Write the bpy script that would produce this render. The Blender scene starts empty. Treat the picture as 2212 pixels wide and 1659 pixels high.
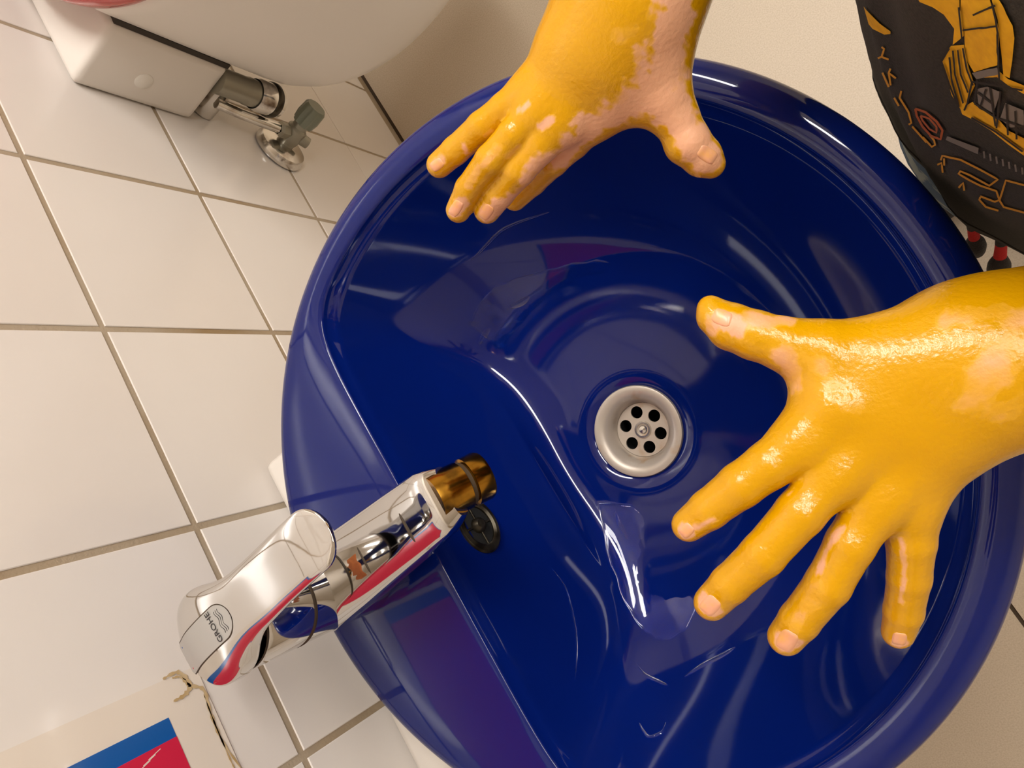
import bpy, bmesh, math, random
import numpy as np
from mathutils import Vector, Matrix
from mathutils.bvhtree import BVHTree

random.seed(7); rng = np.random.default_rng(7)
scene = bpy.context.scene
COL = scene.collection

# ------------------------------------------------------------------ camera
A = 0.7096                                   # height of the reference tile joint above the floor
RC = np.array([[0.7237262381, -0.5049184226, -0.4704016569],
               [-0.5525016205, -0.832380193, 0.0434185858],
               [-0.4134758658, 0.2284745079, -0.8813836325]])   # rows: image right, image down, forward
CP = np.array([0.4477946489, -0.6793767479, 0.37059656 + A])
FPX = 1639.24
cam = bpy.data.cameras.new('camera')
cam.sensor_width = 36.0; cam.lens = 36.0 * FPX / 2212.0; cam.clip_start = 0.01
cam_o = bpy.data.objects.new('camera', cam); COL.objects.link(cam_o)
m = Matrix.Identity(4)
for i in range(3):
    m[i][0] = RC[0, i]; m[i][1] = -RC[1, i]; m[i][2] = -RC[2, i]; m[i][3] = CP[i]
cam_o.matrix_world = m
scene.camera = cam_o

# ------------------------------------------------------------------ world, exposure
w = bpy.data.worlds.new('world'); scene.world = w; w.use_nodes = True
w.node_tree.nodes['Background'].inputs[0].default_value = (1.0, 0.86, 0.70, 1)
w.node_tree.nodes['Background'].inputs[1].default_value = 0.25
scene.view_settings.view_transform = 'Standard'
scene.view_settings.look = 'None'
scene.view_settings.gamma = 1.0
scene.view_settings.use_curve_mapping = False
scene.view_settings.exposure = 0.0

# ceiling lamps of the room (fixtures are built further down): x, y, length along y, power
CEIL = 2.45
LAMPS = [(0.80, 0.50, 1.2), (1.50, -0.30, 1.5)]
LAMP_EMIT = 38.0
LAMP_COL = (1.0, 0.978, 0.952)

# ------------------------------------------------------------------ helpers
def ray(p):
    return RC.T @ np.array([(p[0] - 1106) / FPX, (p[1] - 829.5) / FPX, 1.0])
def at(p, Z):                                # a point on the sight line at depth Z
    return CP + ray(p) * Z
def on_z(p, z):
    d = ray(p); return CP + d * ((z - CP[2]) / d[2])
def on_x(p, x):
    d = ray(p); return CP + d * ((x - CP[0]) / d[0])

def link(o, parent=None):
    COL.objects.link(o)
    if parent is not None: o.parent = parent
    return o
def mesh(name, verts, faces, mat=None, parent=None, smooth=True, sharp=None):
    me = bpy.data.meshes.new(name)
    me.from_pydata([tuple(map(float, v)) for v in verts], [], [tuple(int(i) for i in f) for f in faces])
    me.update()
    if smooth:
        me.polygons.foreach_set('use_smooth', [True] * len(me.polygons))
        if sharp: 
            me.set_sharp_from_angle(angle=math.radians(sharp))
    if mat: me.materials.append(mat)
    return link(bpy.data.objects.new(name, me), parent)
def thing(name, label, cat, loc=(0, 0, 0), group=None):
    o = bpy.data.objects.new(name, None); o.location = loc; o.empty_display_size = 0.02
    COL.objects.link(o); tag(o, label, cat, group); return o
def tag(o, label, cat, group=None):
    o['label'] = label; o['category'] = cat
    if group: o['group'] = group
    return o
def struct(o):
    o['kind'] = 'structure'; return o

def bevel_box(lo, hi, b):
    bm = bmesh.new(); bmesh.ops.create_cube(bm, size=1)
    for v in bm.verts:
        for i in range(3): v.co[i] = lo[i] + (v.co[i] + .5) * (hi[i] - lo[i])
    if b > 0: bmesh.ops.bevel(bm, geom=bm.edges[:], offset=b, segments=3, profile=.6, affect='EDGES')
    v = [tuple(x.co) for x in bm.verts]; bm.verts.index_update()
    f = [[q.index for q in p.verts] for p in bm.faces]; bm.free()
    return v, f
def box(name, lo, hi, mat, parent=None, b=0.0):
    v, f = bevel_box(lo, hi, b)
    return mesh(name, v, f, mat, parent, smooth=b > 0, sharp=40)
def lathe_vf(prof, n=64, c=(0, 0, 0), axis=(0, 0, 1), closed=False, caps=False):
    ax = Vector(axis).normalized()
    e1 = ax.orthogonal().normalized(); e2 = ax.cross(e1)
    V = []; F = []
    for r, h in prof:
        for k in range(n):
            t = 2 * math.pi * k / n
            V.append(Vector(c) + e1 * (r * math.cos(t)) + e2 * (r * math.sin(t)) + ax * h)
    m_ = len(prof)
    for i in range(m_ if closed else m_ - 1):
        j = (i + 1) % m_
        for k in range(n):
            k2 = (k + 1) % n
            F.append((i * n + k, i * n + k2, j * n + k2, j * n + k))
    if caps:
        F.append(tuple(range(n))[::-1]); F.append(tuple((m_ - 1) * n + k for k in range(n)))
    return V, F
def lathe(name, prof, mat, parent=None, n=64, c=(0, 0, 0), axis=(0, 0, 1), closed=False, caps=False, sharp=35):
    V, F = lathe_vf(prof, n, c, axis, closed, caps)
    return mesh(name, V, F, mat, parent, True, sharp)
def tube(name, pts, r, mat, parent=None, n=14):
    P = [Vector(p) for p in pts]; R = r if isinstance(r, (list, tuple)) else [r] * len(P)
    V = []; F = []; up = None
    for i, p in enumerate(P):
        t = (P[min(i + 1, len(P) - 1)] - P[max(i - 1, 0)]).normalized()
        if up is None: up = t.orthogonal().normalized()
        up = (up - t * up.dot(t)).normalized(); s = t.cross(up)
        for k in range(n):
            a = 2 * math.pi * k / n
            V.append(p + (up * math.cos(a) + s * math.sin(a)) * R[i])
    for i in range(len(P) - 1):
        for k in range(n):
            k2 = (k + 1) % n
            F.append((i * n + k, i * n + k2, (i + 1) * n + k2, (i + 1) * n + k))
    F.append(tuple(range(n))[::-1]); F.append(tuple((len(P) - 1) * n + k for k in range(n)))
    return mesh(name, V, F, mat, parent, True, 50)
def spline(pts, n=8):
    P = [np.array(p, float) for p in pts]; out = []
    for i in range(len(P) - 1):
        p0 = P[max(i - 1, 0)]; p1 = P[i]; p2 = P[i + 1]; p3 = P[min(i + 2, len(P) - 1)]
        for k in range(n):
            t = k / n
            out.append(.5 * ((2 * p1) + (p2 - p0) * t + (2 * p0 - 5 * p1 + 4 * p2 - p3) * t * t + (-p0 + 3 * p1 - 3 * p2 + p3) * t ** 3))
    out.append(P[-1]); return out
def loft(name, rings, mat, parent=None, sharp=40, caps=True):
    n = len(rings[0]); V = [v for r in rings for v in r]; F = []
    for i in range(len(rings) - 1):
        for k in range(n):
            k2 = (k + 1) % n
            F.append((i * n + k, i * n + k2, (i + 1) * n + k2, (i + 1) * n + k))
    if caps:
        F.append(tuple(range(n))[::-1]); F.append(tuple((len(rings) - 1) * n + k for k in range(n)))
    return mesh(name, V, F, mat, parent, True, sharp)
def interp(x, xs, ys): return float(np.interp(x, xs, ys))
def sinterp(x, xs, ys, wd): return float(np.mean(np.interp(np.clip(x + np.linspace(-wd, wd, 21), xs[0], xs[-1]), xs, ys)))

# ------------------------------------------------------------------ materials
def lin(c):
    return tuple(((v / 255 / 12.92) if v / 255 <= .04045 else ((v / 255 + .055) / 1.055) ** 2.4) for v in c)
def mat(name, col, rough=.5, metal=0, spec=.5, coat=0, noise=None, bump=None, sss=0, ior=None, alpha=None):
    """noise = (scale, second colour, lo, hi) ; bump = (scale, strength)"""
    M = bpy.data.materials.new(name); M.use_nodes = True
    nt = M.node_tree; b = nt.nodes['Principled BSDF']
    b.inputs['Base Color'].default_value = (*col, 1); b.inputs['Roughness'].default_value = rough
    b.inputs['Metallic'].default_value = metal; b.inputs['Specular IOR Level'].default_value = spec
    b.inputs['Coat Weight'].default_value = coat
    if sss: 
        b.inputs['Subsurface Weight'].default_value = sss; b.inputs['Subsurface Radius'].default_value = (.012, .004, .002)
        b.inputs['Subsurface Scale'].default_value = .5
    if noise or bump:
        tc = nt.nodes.new('ShaderNodeTexCoord')
    if noise:
        n = nt.nodes.new('ShaderNodeTexNoise'); n.inputs['Scale'].default_value = noise[0]; n.inputs['Detail'].default_value = 5
        r = nt.nodes.new('ShaderNodeValToRGB')
        r.color_ramp.elements[0].position = noise[2]; r.color_ramp.elements[1].position = noise[3]
        r.color_ramp.elements[0].color = (*col, 1); r.color_ramp.elements[1].color = (*noise[1], 1)
        nt.links.new(tc.outputs['Object'], n.inputs['Vector']); nt.links.new(n.outputs['Fac'], r.inputs['Fac'])
        nt.links.new(r.outputs['Color'], b.inputs['Base Color'])
    if bump:
        n2 = nt.nodes.new('ShaderNodeTexNoise'); n2.inputs['Scale'].default_value = bump[0]; n2.inputs['Detail'].default_value = 3
        bp = nt.nodes.new('ShaderNodeBump'); bp.inputs['Strength'].default_value = bump[1]; bp.inputs['Distance'].default_value = .002
        nt.links.new(tc.outputs['Object'], n2.inputs['Vector']); nt.links.new(n2.outputs['Fac'], bp.inputs['Height'])
        nt.links.new(bp.outputs['Normal'], b.inputs['Normal'])
    return M
def glow(name, col, s):
    M = bpy.data.materials.new(name); M.use_nodes = True; b = M.node_tree.nodes['Principled BSDF']
    b.inputs['Base Color'].default_value = (*col, 1); b.inputs['Emission Color'].default_value = (*col, 1)
    b.inputs['Emission Strength'].default_value = s; return M

M_tile = mat('white_glazed_tile', lin((226, 219, 212)), .16, bump=(9, .05), noise=(3, lin((221, 212, 203)), .35, .7))
M_grout = mat('tan_grout', lin((168, 152, 130)), .85, noise=(7, lin((140, 112, 70)), .45, .75), bump=(400, .3))
M_paint = mat('white_wall_paint', lin((222, 212, 198)), .7)
M_ceiling = mat('ceiling_paint', lin((225, 218, 208)), .8)
M_floor = mat('speckled_vinyl', lin((196, 180, 158)), .5, noise=(520, lin((176, 159, 137)), .38, .80), bump=(700, .05))
M_seam = mat('dark_floor_seam', lin((70, 55, 38)), .8)
M_blue = mat('blue_glazed_ceramic', (.0010, .0092, .122), .05, spec=.5)
M_red = mat('red_glazed_ceramic', lin((190, 40, 34)), .06, spec=.6)
M_white = mat('white_plastic', lin((226, 218, 208)), .38)
M_cap = mat('white_cap', lin((232, 226, 216)), .4)
M_gap = mat('dark_gap_rubber', lin((60, 52, 44)), .9)
M_chrome = mat('chrome', (.70, .69, .68), .055, 1.0, bump=(60, .015))
M_chrome_dirty = mat('stained_chrome', (.72, .70, .66), .16, 1.0, noise=(28, lin((96, 62, 30)), .56, .72))
M_brass = mat('worn_brass', lin((176, 128, 44)), .18, 1.0, noise=(45, lin((60, 46, 30)), .48, .66))
M_steel = mat('stained_steel', lin((192, 180, 166)), .38, .35, noise=(60, lin((170, 126, 70)), .58, .82))
M_darkmetal = mat('grimy_metal', lin((74, 68, 56)), .35, .8, noise=(90, lin((36, 30, 22)), .45, .65))
M_black = mat('black_hole', (.004, .004, .004), .8)
M_badge = mat('grey_badge', lin((176, 174, 168)), .45, .3)
M_ink = mat('dark_lettering', lin((48, 46, 46)), .5)
M_rust = mat('rust', lin((128, 66, 24)), .7, noise=(80, lin((170, 96, 40)), .4, .7), bump=(200, .4))
M_grimeline = mat('grime', lin((60, 46, 28)), .7)
M_valve = mat('dull_valve_metal', lin((150, 146, 132)), .35, .7)
M_knob = mat('grey_green_plastic', lin((118, 122, 106)), .3)
M_film = mat('clear_laminate', lin((222, 210, 196)), .12)
M_pblue = mat('print_blue', lin((20, 86, 160)), .25)
M_pred = mat('print_red', lin((200, 36, 66)), .25, noise=(60, lin((206, 60, 84)), .6, .8))
M_stain = mat('brown_glue_stain', lin((176, 146, 96)), .6, noise=(60, lin((200, 178, 142)), .4, .7))
M_shirt = mat('dark_cotton', lin((42, 40, 34)), .9, noise=(900, lin((54, 50, 44)), .4, .6), bump=(900, .25))
M_yel = mat('yellow_print', lin((236, 180, 14)), .75, noise=(260, lin((222, 164, 10)), .35, .65))
M_org = mat('orange_print', lin((206, 146, 30)), .8)
M_orr = mat('burnt_orange_print', lin((168, 84, 30)), .8)
M_gry = mat('grey_print', lin((118, 112, 106)), .8)
M_blk = mat('black_print', lin((36, 31, 24)), .85)
M_trous = mat('patterned_blue_cotton', lin((70, 98, 128)), .9, noise=(38, lin((150, 160, 160)), .5, .56))
M_yspot = mat('yellow_cotton', lin((190, 160, 40)), .9)
M_redband = mat('red_thread', lin((190, 28, 26)), .85, bump=(900, .4))
M_bristle = mat('black_thread', lin((34, 28, 27)), .7, bump=(900, .5))
M_nail = mat('fingernail', lin((234, 168, 130)), .3, sss=.15, noise=(160, lin((236, 172, 96)), .5, .7))
M_shoe = mat('black_shoe', lin((40, 38, 40)), .7)
M_light = glow('lamp_diffuser', LAMP_COL, LAMP_EMIT)
M_housing = mat('lamp_housing', lin((225, 222, 216)), .5)

M_water = bpy.data.materials.new('water'); M_water.use_nodes = True
_b = M_water.node_tree.nodes['Principled BSDF']
_b.inputs['Base Color'].default_value = (1, 1, 1, 1); _b.inputs['Roughness'].default_value = .02
_b.inputs['Transmission Weight'].default_value = 1; _b.inputs['IOR'].default_value = 1.33

# paint-smeared skin: the vertex attribute "paint" is how thick the paint lies there, lowered too for a painted highlight
M_skin = bpy.data.materials.new('skin_with_yellow_paint'); M_skin.use_nodes = True
nt = M_skin.node_tree; b = nt.nodes['Principled BSDF']
at_n = nt.nodes.new('ShaderNodeAttribute'); at_n.attribute_name = 'paint'
tc = nt.nodes.new('ShaderNodeTexCoord')
nz = nt.nodes.new('ShaderNodeTexNoise'); nz.inputs['Scale'].default_value = 85; nz.inputs['Detail'].default_value = 3
nt.links.new(tc.outputs['Object'], nz.inputs['Vector'])
ma = nt.nodes.new('ShaderNodeMath'); ma.operation = 'MULTIPLY_ADD'; ma.inputs[1].default_value = .9; ma.inputs[2].default_value = -.45
nt.links.new(nz.outputs['Fac'], ma.inputs[0])
ad = nt.nodes.new('ShaderNodeMath'); ad.operation = 'ADD'
nt.links.new(at_n.outputs['Fac'], ad.inputs[0]); nt.links.new(ma.outputs[0], ad.inputs[1])
rp = nt.nodes.new('ShaderNodeValToRGB'); cr = rp.color_ramp
cr.elements[0].position = .14; cr.elements[0].color = (*lin((226, 168, 130)), 1)
cr.elements[1].position = .82; cr.elements[1].color = (*lin((208, 150, 0)), 1)
e = cr.elements.new(.34); e.color = (*lin((222, 162, 92)), 1)
e = cr.elements.new(.56); e.color = (*lin((216, 158, 34)), 1)
nt.links.new(ad.outputs[0], rp.inputs['Fac']); nt.links.new(rp.outputs['Color'], b.inputs['Base Color'])
rr = nt.nodes.new('ShaderNodeMapRange'); rr.inputs[1].default_value = .3; rr.inputs[2].default_value = .8
rr.inputs[3].default_value = .48; rr.inputs[4].default_value = .22
nt.links.new(ad.outputs[0], rr.inputs[0]); nt.links.new(rr.outputs[0], b.inputs['Roughness'])
nb = nt.nodes.new('ShaderNodeTexNoise'); nb.inputs['Scale'].default_value = 520; nb.inputs['Detail'].default_value = 3
nt.links.new(tc.outputs['Object'], nb.inputs['Vector'])
bp = nt.nodes.new('ShaderNodeBump'); bp.inputs['Strength'].default_value = .28; bp.inputs['Distance'].default_value = .0010
nt.links.new(nb.outputs['Fac'], bp.inputs['Height']); nt.links.new(bp.outputs['Normal'], b.inputs['Normal'])
b.inputs['Subsurface Weight'].default_value = .06; b.inputs['Subsurface Radius'].default_value = (.008, .003, .001); b.inputs['Subsurface Scale'].default_value = .4

# ------------------------------------------------------------------ room
T = 0.175
wall = struct(box('wall_left', (-.15, -2.6, -.02), (-.0010, 2.2, CEIL), M_grout))
tv = []; hw = T / 2 - .0026
for x, s in ((-.0030, hw), (-.0005, hw), (0, hw - .0006)):
    tv += [(x, -s, -s), (x, s, -s), (x, s, s), (x, -s, s)]
tf = []
for r_ in (0, 4):
    for k in range(4):
        k2 = (k + 1) % 4; tf.append((r_ + k, r_ + k2, r_ + 4 + k2, r_ + 4 + k))
tf.append((8, 9, 10, 11))
tile_me = None
for i in range(-10, 7):
    for k in range(-4, 6):
        if tile_me is None:
            o = mesh('tile', tv, tf, M_tile, wall, smooth=False); tile_me = o.data
        else:
            o = link(bpy.data.objects.new('tile', tile_me), wall)
        o.location = (0, (i + .5) * T, A + (k + .5) * T + (.004 if k == -4 else 0))
        o.rotation_euler = (0, random.uniform(-.0015, .0015), random.uniform(-.0015, .0015))
upper = struct(box('wall_left_upper', (-.0010, -2.6, A + 6 * T), (.002, 2.2, CEIL), M_paint))
struct(box('wall_right', (2.6, -2.6, -.02), (2.75, 2.2, CEIL), M_paint))
struct(box('wall_back', (-.15, 2.2, -.02), (2.75, 2.35, CEIL), M_paint))
struct(box('wall_front', (-.15, -2.75, -.02), (2.75, -2.6, CEIL), M_paint))
struct(box('ceiling', (-.15, -2.75, CEIL), (2.75, 2.35, CEIL + .1), M_ceiling))
floor = struct(box('floor', (-.15, -2.75, -.12), (2.75, 2.35, -.003), M_seam))
SEAM = .3565
box('vinyl_sheet', (.006, -2.6, -.003), (SEAM - .0025, 2.2, 0), M_floor, floor)
box('vinyl_sheet', (SEAM + .0025, -2.6, -.003), (2.6, 2.2, 0), M_floor, floor)

for i, (lx, ly, ll) in enumerate(LAMPS):
    t = thing('ceiling_lamp', ['long fluorescent ceiling lamp nearer the tiled wall', 'long fluorescent ceiling lamp further from the tiled wall'][i],
              'lamp', (lx, ly, CEIL - .07), 'ceiling lamps')
    box('lamp_housing', (-.10, -ll / 2 - .02, .03), (.10, ll / 2 + .02, .07), M_housing, t, .006)
    ring = []
    for s in np.linspace(-ll / 2, ll / 2, 9):
        ring.append([(math.cos(a) * .085, s, .03 - math.sin(a) * .05) for a in np.linspace(0, math.pi, 13)])
    loft('diffuser', ring, M_light, t)

# ------------------------------------------------------------------ washbasins
CX, CY, RR = .2636, -.6271, .229
ZR = A - .032
NTH = 288
TH = np.linspace(0, 2 * np.pi, NTH, endpoint=False)
def lip(th):
    r1 = .2085 * np.ones_like(th); c = -np.cos(th)
    r2 = np.where(c > .05, .1165 / np.maximum(c, .05), 9.)
    p = 13.
    return (r1 ** -p + r2 ** -p) ** (-1 / p)
LIP = lip(TH)
DEPTH = .134
def bowl_z(s):                               # s = 1 at the lip edge, 0 at the drain
    s = np.asarray(s, float)
    q = np.clip(s / .975, 0, 1)
    return -(.011 + (DEPTH - .011) * (1 - .88 * q ** 4.0 - .12 * q ** 1.8))
def make_basin(name, mtl, parent):
    rings = []
    for r, z in ((.212, -.030), (.224, -.030), (.2272, -.026), (.229, -.016), (.229, -.0105), (.2285, -.0075), (.2272, -.0048), (.2252, -.0028), (.2225, -.0013), (.2195, -.0004), (.2165, 0)):
        rings.append((r * np.ones(NTH), z * np.ones(NTH)))
    for k, z in ((.75, -.0002), (.45, -.0010), (.20, -.0019), (.06, -.0025)):
        rings.append((LIP + (.2165 - LIP) * k, z * np.ones(NTH)))
    for d, z in ((.0000, -.0030), (.0008, -.0037), (.0013, -.0050), (.0018, -.0085)):
        rings.append((LIP - d, z * np.ones(NTH)))
    for s in np.concatenate([np.linspace(.975, .60, 34), np.linspace(.585, .23, 16)]):
        r = LIP * s
        mix = np.clip((.62 - s) / .40, 0, 1)                    # contours turn round towards the drain
        r = r * (1 - mix) + (.190 * s) * mix
        rings.append((r, bowl_z(s) * np.ones(NTH)))
    zf = float(bowl_z(.2))
    for r, z in ((.0390, zf - .0006), (.0345, zf - .0022), (.0325, zf - .004), (.0322, zf - .008), (.024, zf - .012), (.022, zf - .05)):
        rings.append((r * np.ones(NTH), z * np.ones(NTH)))
    V = []; F = []
    for r, z in rings:
        V += list(zip(r * np.cos(TH), r * np.sin(TH), z))
    for i in range(len(rings) - 1):
        a = i * NTH
        for k in range(NTH):
            k2 = (k + 1) % NTH
            F.append((a + k, a + k2, a + NTH + k2, a + NTH + k))
    return mesh(name, V, F, mtl, parent, True), zf

def washbasin(cx, cy, label, mtl, full):
    t = thing('washbasin', label, 'washbasin', (cx, cy, ZR), 'round washbasins on the tiled wall')
    basin, zf = make_basin('basin', mtl, t)
    zf -= .0005
    # white mounting console on the wall
    zt, zb = -.051, -.187
    con = box('wall_console', (-cx + .0006, -.139, zb), (-cx + .078, .139, zt), M_white, t, .008)
    for s in (-1, 1):
        lathe('screw_cap', [(.0001, .0018), (.0078, .0016), (.0092, .0006), (.0095, -.001)], M_cap, t, 32,
              (-cx + .030, s * .139, -.112), (0, s, 0))
    # housing that hides the underside
    prof = [(.2120, -.0290), (.2235, -.0300), (.2262, -.034), (.2265, -.045), (.2262, -.15), (.2255, -.230), (.2242, -.258),
            (.2205, -.272), (.212, -.282), (.192, -.288), (.11, -.291), (.04, -.292), (.0005, -.292)]
    V, F = lathe_vf(prof, 96)
    V = [Vector((max(v.x, -cx + .0815), v.y, v.z)) for v in V]
    mesh('housing', V, F, M_white, t, True, 50)
    box('joint_gasket', (-cx + .0770, -.1366, zb + .001), (-cx + .0825, .1366, zt - .004), M_gap, t)  # dark rubber strip in the joint between console and housing
    # drain
    fl = lathe('drain_flange', [(.0335, zf - .0045), (.0343, zf - .0012), (.0336, zf + .0006), (.0318, zf + .0012), (.0285, zf + .0004), (.0255, zf - .0012), (.0232, zf - .0045), (.0212, zf - .0090), (.0204, zf - .0155)], M_steel, t, 72)
    st_z = zf - .0135
    bm = bmesh.new()
    n = 96; R0 = .0204
    # strainer plate with six holes, as a grid with the holes cut out
    outer = [bm.verts.new((R0 * math.cos(2 * math.pi * k / 48), R0 * math.sin(2 * math.pi * k / 48), st_z)) for k in range(48)]
    edges = [bm.edges.new((outer[k], outer[(k + 1) % 48])) for k in range(48)]
    for h in range(6):
        a = 2 * math.pi * (h + .28) / 6; hx, hy = .0138 * math.cos(a), .0138 * math.sin(a)
        vs = [bm.verts.new((hx + .0047 * math.cos(2 * math.pi * k / 20), hy + .0047 * math.sin(2 * math.pi * k / 20), st_z)) for k in range(20)]
        edges += [bm.edges.new((vs[k], vs[(k + 1) % 20])) for k in range(20)]
    bmesh.ops.triangle_fill(bm, use_beauty=True, use_dissolve=False, edges=edges)
    ext = bmesh.ops.extrude_face_region(bm, geom=bm.faces[:])
    for v in [g for g in ext['geom'] if isinstance(g, bmesh.types.BMVert)]: v.co.z -= .0016
    bmesh.ops.recalc_face_normals(bm, faces=bm.faces[:])
    bm.verts.index_update()
    mesh('drain_strainer', [tuple(v.co) for v in bm.verts], [[v.index for v in f.verts] for f in bm.faces], M_steel, t, False); bm.free()
    lathe('drain_screw', [(.0001, st_z + .0012), (.0026, st_z + .0010), (.0042, st_z - .0010), (.0047, st_z + .0018), (.0060, st_z + .0018), (.0068, st_z - .0002)], M_chrome_dirty, t, 32)
    lathe('drain_pipe', [(.0200, st_z - .004), (.0195, st_z - .09)], M_black, t, 32)
    lathe('drain_pipe_end', [(.0199, st_z - .06), (.0001, st_z - .06)], M_black, t, 32)
    # overflow in the straight back wall
    s_o = .895; zo = float(bowl_z(s_o)); xo = -.1165 * s_o
    nrm = Vector((.93, 0, .36)).normalized()
    c0 = Vector((xo, -.002, zo))
    prof = [(.0205, -.002), (.0208, .0016), (.0196, .0030), (.0165, .0034), (.0142, .0022), (.0138, -.004)]
    V, F = lathe_vf(prof, 48, (0, 0, 0), (0, 0, 1))
    q = nrm.to_track_quat('Z', 'Y').to_matrix()
    sc = Vector((1.0, .74, 1))
    mesh('overflow_ring', [c0 + q @ Vector((v.x * sc.x, v.y * sc.y, v.z)) for v in V], F, M_darkmetal, t, True, 40)
    mesh('overflow_hole', [c0 + q @ Vector((.0145 * math.cos(a) , .0105 * math.sin(a), .0006)) for a in np.linspace(0, 6.283, 33)[:-1]], [tuple(range(32))], M_black, t, False)
    for ang in (0, 90):
        d = Vector((math.cos(math.radians(ang)), math.sin(math.radians(ang)), 0)); d.y *= .74
        tube('overflow_bar', [c0 + q @ (d * .0142 + Vector((0, 0, .0012))), c0 + q @ (-d * .0142 + Vector((0, 0, .0012)))], .0009, M_darkmetal, t, 8)
    lathe('overflow_screw', [(.0001, .0060), (.0030, .0056), (.0050, .0036), (.0056, .001)], M_darkmetal, t, 24, tuple(c0), tuple(nrm))
    return t, zf
blue, ZF = washbasin(CX, CY, 'round glossy blue washbasin on white console, below the painted hands', M_blue, True)
red, _ = washbasin(CX, .078, 'red rimmed washbasin with white round housing beside the blue one', M_red, False)

# ------------------------------------------------------------------ mixer tap on the blue basin
FX, FY = .086, -.617
tap = thing('mixer_tap', 'chrome single lever mixer tap with worn spout on the blue washbasin', 'tap', (FX, FY, ZR - .0006))
def sup(cx, cz, hw, hh, y_axis, e=2.6, n=40, flat=1.0):
    out = []
    for k in range(n):
        a = 2 * math.pi * k / n; c, s = math.cos(a), math.sin(a)
        out.append((math.copysign(abs(c) ** (2 / e), c) * hw, math.copysign(abs(s) ** (2 / e), s) * hh * (flat if s < 0 else 1)))
    return out
lathe('body', [(.0001, .0), (.0262, .0), (.0268, .004), (.0262, .010), (.0258, .03), (.0256, .070)], M_chrome, tap, 64)
lathe('grime_ring', [(.0253, .0695), (.0259, .0702), (.0259, .0714), (.0252, .072)], M_grimeline, tap, 64)
lathe('collar', [(.0252, .0715), (.0257, .074), (.0257, .106), (.0250, .1075)], M_chrome, tap, 64)
lathe('collar_groove', [(.0250, .107), (.0254, .108), (.0250, .109)], M_grimeline, tap, 64)
# spout, a tapering bar that rises a little outwards
rings = []
for u in np.linspace(0, 1, 22):
    x = -.004 + u * .140
    hw = interp(u, [0, .3, .7, .92, 1], [.0262, .0250, .0218, .0195, .0150])
    hh = interp(u, [0, .3, .7, .92, 1], [.0180, .0160, .0130, .0105, .0060])
    zc = .034 + .026 * u
    if u > .92: zc -= (u - .92) * .02
    rings.append([(x, a, zc + b_) for a, b_ in sup(0, 0, hw, hh, None, 3.4)])
spout = loft('spout', rings, M_chrome, tap, 60)
AC, AX = (.1290, .001, .0575), (-.60, 0, .80)
lathe('aerator_neck', [(.0001, .006), (.0128, .006), (.0138, .002), (.0140, -.002), (.0138, -.0125), (.0126, -.0132)], M_brass, tap, 48, AC, AX)
lathe('aerator_groove', [(.0126, -.013), (.0124, -.0160)], M_grimeline, tap, 48, AC, AX)
lathe('aerator', [(.0124, -.0155), (.0141, -.0162), (.0143, -.0250), (.0135, -.0268), (.0100, -.0268), (.0098, -.024), (.0001, -.024)], M_brass, tap, 48, AC, AX)
# rings of grime and rust on the spout
for u, mm in ((.47, M_grimeline), (.77, M_grimeline)):
    x = -.004 + u * .140; zc = .034 + .026 * u
    hw = interp(u, [0, .3, .7, .92, 1], [.0245, .0238, .0215, .0190, .0130]); hh = interp(u, [0, .3, .7, .92, 1], [.0170, .0155, .0130, .0105, .0060])
    P = [(x, a * .62 - .003, zc + b_) for a, b_ in sup(0, 0, hw, hh + .0002, None, 3.4) if b_ > 0 and abs(a) < hw * .85]
    P.sort(key=lambda q: q[1]); tube('grime_line', P, .0007, mm, tap, 8)
# lever with cap
LQ = math.radians(6)
LZ = .032                                    # lever height above its drawing plane
def lv(p): return (p[0] * math.cos(LQ) - p[1] * math.sin(LQ), p[0] * math.sin(LQ) + p[1] * math.cos(LQ), p[2] + LZ)
rings = []
us = np.concatenate([-.0275 * np.cos(np.linspace(0, math.pi / 2, 12)), np.linspace(.003, .091, 36), .091 + .0135 * np.sin(np.linspace(.2, math.pi / 2, 8))])
for x in us:
    if x <= 0: hw = math.sqrt(max(.0275 ** 2 - x * x, 1e-9))
    else: hw = sinterp(x, [0, .008, .020, .032, .06, .105], [.0275, .0268, .0212, .0176, .0166, .0168], min(x, .006))
    if x > .091: hw *= math.sqrt(max(1 - ((x - .091) / .01365) ** 2, .0004))
    hw = max(hw, .0006)
    top = sinterp(x, [-.0275, -.018, 0, .02, .04, .07, .088, .105], [.0905, .0965, .0995, .0985, .0955, .0945, .0930, .0880], .010)
    bot = sinterp(x, [-.0275, .010, .022, .036, .07, .105], [.078, .078, .0830, .0875, .0885, .0862], .006)
    zc = (top + bot) / 2; hh = max((top - bot) / 2, .0008)
    rings.append([lv((x, a, zc + b_)) for a, b_ in sup(0, 0, hw, hh, None, 4.2, 48)])
lever = loft('lever', rings, M_chrome, tap, 60)
def lev_top(x):
    return sinterp(x, [-.0275, -.018, 0, .02, .04, .07, .088, .105], [.0905, .0965, .0995, .0985, .0955, .0945, .0930, .0880], .010)
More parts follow.
